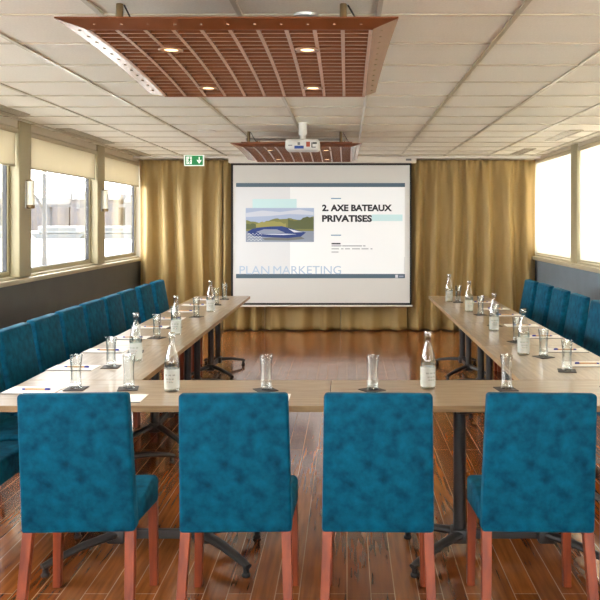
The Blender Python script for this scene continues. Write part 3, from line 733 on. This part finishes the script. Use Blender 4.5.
def make_glass():
    t = thing('drinking_glass', '', 'glass', (0, 0, ZT + 0.004), 0, 'tall tumblers on the tables')
    b = MB()
    b.lathe([(0.026, 0.0), (0.030, 0.003), (0.0295, 0.02), (0.0270, 0.055), (0.0265, 0.09), (0.0285, 0.13), (0.0335, 0.176), (0.0320, 0.1765), (0.0270, 0.13), (0.0250, 0.09), (0.0255, 0.055), (0.0270, 0.026), (0.010, 0.022)], 26)
    b.build('glass_body', M['glass'], t, smooth=True, angle=60)
    b = MB(); b.lathe([(0.024, 0.001), (0.0275, 0.005), (0.0272, 0.021), (0.012, 0.0215)], 24); b.build('glass_foot', M['glass_base'], t, smooth=True, angle=60)
    return t
def make_coaster():
    b = MB(); b.box(-0.052, 0.052, -0.052, 0.052, 0, 0.004, bev=0.001, seg=1); o = b.build('coaster', M['coaster']); tag(o, '', 'coaster', 'dark square coasters'); return o
def make_pad():
    b = MB(); b.box(-0.135, 0.135, -0.082, 0.082, 0, 0.003)
    o = b.build('notepad', M['paper']); tag(o, '', 'notepad', 'white notepads at each seat'); 
    b = MB(); b.box(-0.137, 0.137, -0.084, -0.080, -0.0, 0.004); b.build('pad_binding', M['grey_plastic'], o)
    return o
def make_pen():
    t = thing('pen', '', 'pen', (0, 0, 0), 0, 'pens lying on the notepads')
    b = MB(); b.tube([(-0.055, 0, 0.005), (0.05, 0, 0.005)], 0.005, 10); b.build('barrel', M['pen_body'], t, smooth=True)
    b = MB(); b.tube([(-0.075, 0, 0.005), (-0.068, 0, 0.005), (-0.055, 0, 0.005)], [0.0015, 0.004, 0.0052], 10); b.build('tip', M['pen_blue'], t, smooth=True)
    b = MB(); b.tube([(0.05, 0, 0.005), (0.077, 0, 0.005)], [0.0055, 0.0055], 10); b.box(0.052, 0.073, -0.0015, 0.0015, 0.010, 0.012); b.build('cap', M['pen_blue'], t, smooth=True)
    return t
P = {}
used = {}
def put(kind, x, y, z, rz, label):
    mk = {'bottle': make_bottle, 'glass': make_glass, 'coaster': make_coaster, 'pad': make_pad, 'pen': make_pen}[kind]
    if kind not in P:
        P[kind] = mk(); o = P[kind]; o.location = (x, y, z); o.rotation_euler = (0, 0, rz); o['label'] = label
    else: o = dup(P[kind], (x, y, z), rz, label)
    return o
rg = random.Random(11)
# bottles
Lb = [(-1.30, 4.71), (-1.32, 5.79), (-1.32, 7.25), (-1.315, 8.05)]
Lb = [(-1.326, 4.71), (-1.32, 5.79), (-1.32, 7.25)]
put('bottle', -0.906, 3.88, ZT, 0, 'water bottle standing left of centre, between the two left front chairs')
put('bottle', 0.424, 3.93, ZT, 0.4, 'water bottle standing alone on the right half of the front table')
for (x, y), l in zip(Lb, ['nearest of three along its middle', 'middle one of three', 'farthest one, near the screen']):
    put('bottle', x, y, ZT, rg.uniform(-.4, .4), 'water bottle on the left arm table, ' + l)
Rb = [(1.16, 4.93), (1.176, 6.0), (1.18, 7.25), (1.11, 8.15)]
for (x, y), l in zip(Rb, ['nearest the front table', 'second from the front table', 'third from the front table', 'farthest, by its left corner near the screen']):
    put('bottle', x, y, ZT, rg.uniform(-.4, .4), 'water bottle on the right arm table, ' + l)
# glasses on coasters
Fg = [(-1.147, 3.93, 0.2, 'behind the leftmost front chair'), (-0.424, 3.90, 0.5, 'behind the second front chair from the left'),
      (0.13, 3.90, 0.6, 'behind the third front chair from the left'), (0.83, 3.92, 0.15, 'behind the rightmost front chair')]
for x, y, r, l in Fg:
    put('coaster', x, y, ZT, r, 'dark square coaster under the glass ' + l)
    put('glass', x + 0.004, y, ZT + 0.004, 0, 'tall clear glass on the front table ' + l)
Lg = [(-1.42, 3.93), (-1.422, 4.52), (-1.42, 5.04), (-1.43, 5.64), (-1.42, 6.17), (-1.38, 6.87), (-1.37, 7.86), (-1.376, 8.42)]
for k, (x, y) in enumerate(Lg):
    w = 'nearest the viewer' if k == 0 else ('nearest the screen' if k == len(Lg) - 1 else '%s from the near end' % ORD[k + 1])
    put('coaster', x, y, ZT, rg.uniform(-.35, .35), 'dark coaster under glass, left arm of the U, ' + w)
    put('glass', x, y, ZT + 0.004, 0, 'clear tumbler, left arm of the U, ' + w)
Rg = [(1.29, 4.4), (1.27, 4.85), (1.233, 5.45), (1.24, 6.29), (1.25, 7.02), (1.20, 8.10)]
for k, (x, y) in enumerate(Rg):
    w = 'nearest the viewer' if k == 0 else ('nearest the screen' if k == len(Rg) - 1 else '%s from the near end' % ORD[k + 1])
    put('coaster', x, y, ZT, rg.uniform(-.35, .35) + 0.1, 'dark coaster under glass, right arm of the U, ' + w)
    put('glass', x, y, ZT + 0.004, 0, 'clear tumbler, right arm of the U, ' + w)
put('coaster', 1.40, 3.94, ZT, 0.3, 'dark coaster without a glass, its corner at the right photo edge')
# pads and pens
Lp = [(-1.63, 3.89), (-1.635, 4.49), (-1.635, 5.08), (-1.63, 5.64), (-1.62, 6.2), (-1.60, 6.75), (-1.60, 7.3), (-1.59, 7.85), (-1.58, 8.4)]
for k, (x, y) in enumerate(Lp):
    w = 'nearest the viewer' if k == 0 else ('nearest the screen' if k == len(Lp) - 1 else '%s from the near end' % ORD[k + 1])
    r = rg.uniform(-.04, .04)
    put('pad', x, y, ZT, r, 'white notepad on the left arm of the U, ' + w)
    put('pen', x + 0.015, y + 0.0, ZT + 0.003, r + rg.uniform(-.06, .06), 'blue-ended pen on the left arm, notepad ' + w)
Rp = [(1.475, 4.6), (1.485, 5.1), (1.485, 5.7), (1.47, 6.3), (1.485, 7.0), (1.485, 7.5), (1.45, 8.1)]
for k, (x, y) in enumerate(Rp):
    w = 'nearest the viewer' if k == 0 else ('nearest the screen' if k == len(Rp) - 1 else '%s from the near end' % ORD[k + 1])
    r = rg.uniform(-.04, .04)
    put('pad', x, y, ZT, r, 'white notepad on the right arm of the U, ' + w)
    put('pen', x, y, ZT + 0.003, r + PI + rg.uniform(-.06, .06), 'blue-ended pen on the right arm, notepad ' + w)
for x, y, l in ((-1.14, 3.735, 'leftmost front chair'), (-0.42, 3.745, 'second front chair from the left'), (0.13, 3.745, 'third front chair from the left'), (0.87, 3.745, 'rightmost front chair')):
    put('pad', x, y - 0.02, ZT, 0, 'white notepad on the front table, mostly behind the ' + l)

# ------------------------------------------------------------------ outside, beyond the left windows
b = MB(); b.box(-220, -8.5, -60, 118, -1.3, -1.0); o = b.build('river_water', M['river']); o['kind'] = 'structure'
b = MB(); b.box(-8.5, XL - 0.4, -6, 60, -1.3, -0.55); o = b.build('ground', M['quay']); o['kind'] = 'structure'
b = MB(); b.box(-150, -15, 118, 190, -1.3, -0.2); o = b.build('far_bank_ground', M['quay']); o['kind'] = 'structure'
def far_building(x0, x1, y, h, nwin, floors, label):
    t = thing('building', label, 'building', ((x0 + x1) / 2, y, -0.2), 0, 'pale buildings on the far bank')
    w = (x1 - x0) / 2
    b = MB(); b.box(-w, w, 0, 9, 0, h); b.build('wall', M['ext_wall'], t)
    b = MB(); b.prism([(-0.3, h), (9.3, h), (7.5, h + 1.3), (1.2, h + 1.3)], 'yz', -w - 0.2, w + 0.2); b.build('roof', M['ext_roof'], t)
    for f in range(floors):
        for k in range(nwin):
            xx = -w + 2 * w * (k + 0.5) / nwin; zz_ = 1.2 + f * (h - 1.0) / floors
            b = MB(); b.box(xx - 0.5, xx + 0.5, -0.06, 0.02, zz_, zz_ + 1.5); b.build('window', M['ext_window'], t)
far_building(-78, -62.5, 141, 6.0, 6, 2, 'pale low building on the far bank seen through the leftmost window')
far_building(-62, -53, 143, 5.0, 4, 2, 'pale building on the far bank left of the near wall light')
far_building(-52, -43, 141, 5.8, 4, 2, 'pale building on the far bank in the middle of the central left window')
far_building(-42, -30, 142, 5.3, 5, 2, 'pale building on the far bank seen through the window beside the curtain')
def barge(x0, x1, y, label):
    t = thing('moored_boat', label, 'boat', ((x0 + x1) / 2, y, -1.0), 0, 'white boats moored at the far bank')
    w = (x1 - x0) / 2
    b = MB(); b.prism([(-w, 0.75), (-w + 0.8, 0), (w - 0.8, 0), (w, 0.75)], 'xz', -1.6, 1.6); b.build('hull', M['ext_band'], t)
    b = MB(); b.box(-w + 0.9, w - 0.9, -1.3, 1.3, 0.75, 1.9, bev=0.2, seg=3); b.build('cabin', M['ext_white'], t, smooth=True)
    b = MB(); b.box(-w + 1.4, w - 1.4, -1.33, -1.29, 1.15, 1.6); b.build('window_band', M['ext_band'], t)
barge(-70, -58.5, 113, 'long white boat moored at the far bank, farthest to the left')
barge(-57, -48, 113, 'long white boat moored at the far bank below the near wall light')
barge(-47, -39, 113, 'white boat moored at the far bank in the central left window')
barge(-38, -29, 113, 'white boat moored at the far bank beside the curtain')
fb = thing('footbridge', 'grey iron footbridge crossing level with the far buildings', 'footbridge', (-52, 131, -0.2))
b = MB(); b.box(-30, 30, -1, 1, 4.25, 4.7); b.build('deck', M['ext_dark'], fb)
b = MB(); b.box(-30, 30, -1.05, -0.95, 6.75, 6.95); b.build('hand_rail', M['ext_dark'], fb)
for k in range(13):
    b = MB(); xx = -28 + k * 4.6; b.box(xx - 0.1, xx + 0.1, -1.05, -0.95, 4.7, 6.75); b.build('rail_post', M['ext_dark'], fb)
for k in range(7):
    b = MB(); xx = -27 + k * 9; b.box(xx - 0.3, xx + 0.3, -0.6, 0.6, 0, 4.25); b.build('pier', M['ext_dark'], fb)
lp = thing('lamp_post', 'grey quayside lamp post with a curved arm outside the central left window', 'lamp post', (-6.05, 15.0, -0.55))
b = MB(); b.lathe([(0.055, 0), (0.055, 1.45), (0.042, 1.5), (0.038, 3.9)], 14); b.build('pole', M['post'], lp, smooth=True)
b = MB(); b.tube([(0, 0, 2.2), (-0.03, 0, 2.4), (-0.1, 0, 2.55), (-0.2, 0, 2.72)], 0.025, 10); b.build('curved_arm', M['post'], lp, smooth=True)

# ------------------------------------------------------------------ light
w = bpy.data.worlds.new('overcast'); S.world = w; w.use_nodes = True
nt = w.node_tree; bg = nt.nodes['Background']; bg.inputs['Color'].default_value = (1.0, 1.0, 1.0, 1); bg.inputs['Strength'].default_value = 10.0

# ------------------------------------------------------------------ camera
cam = bpy.data.cameras.new('camera'); co = bpy.data.objects.new('camera', cam); COL.objects.link(co)
co.location = (0, 0, CAM_H); co.rotation_euler = (PI / 2, 0, 0)
cam.sensor_width = 36; cam.lens = 750 / 600 * 36
cam.shift_x = -47 / 600; cam.shift_y = -79 / 600
cam.clip_end = 500; cam.clip_start = 0.05
S.camera = co
S.view_settings.view_transform = 'Standard'; S.view_settings.look = 'None'
S.view_settings.gamma = 1; S.view_settings.use_curve_mapping = False
S.view_settings.exposure = 0.52
S.cycles.max_bounces = 12; S.cycles.diffuse_bounces = 6; S.cycles.transparent_max_bounces = 24
S.cycles.use_denoising = True
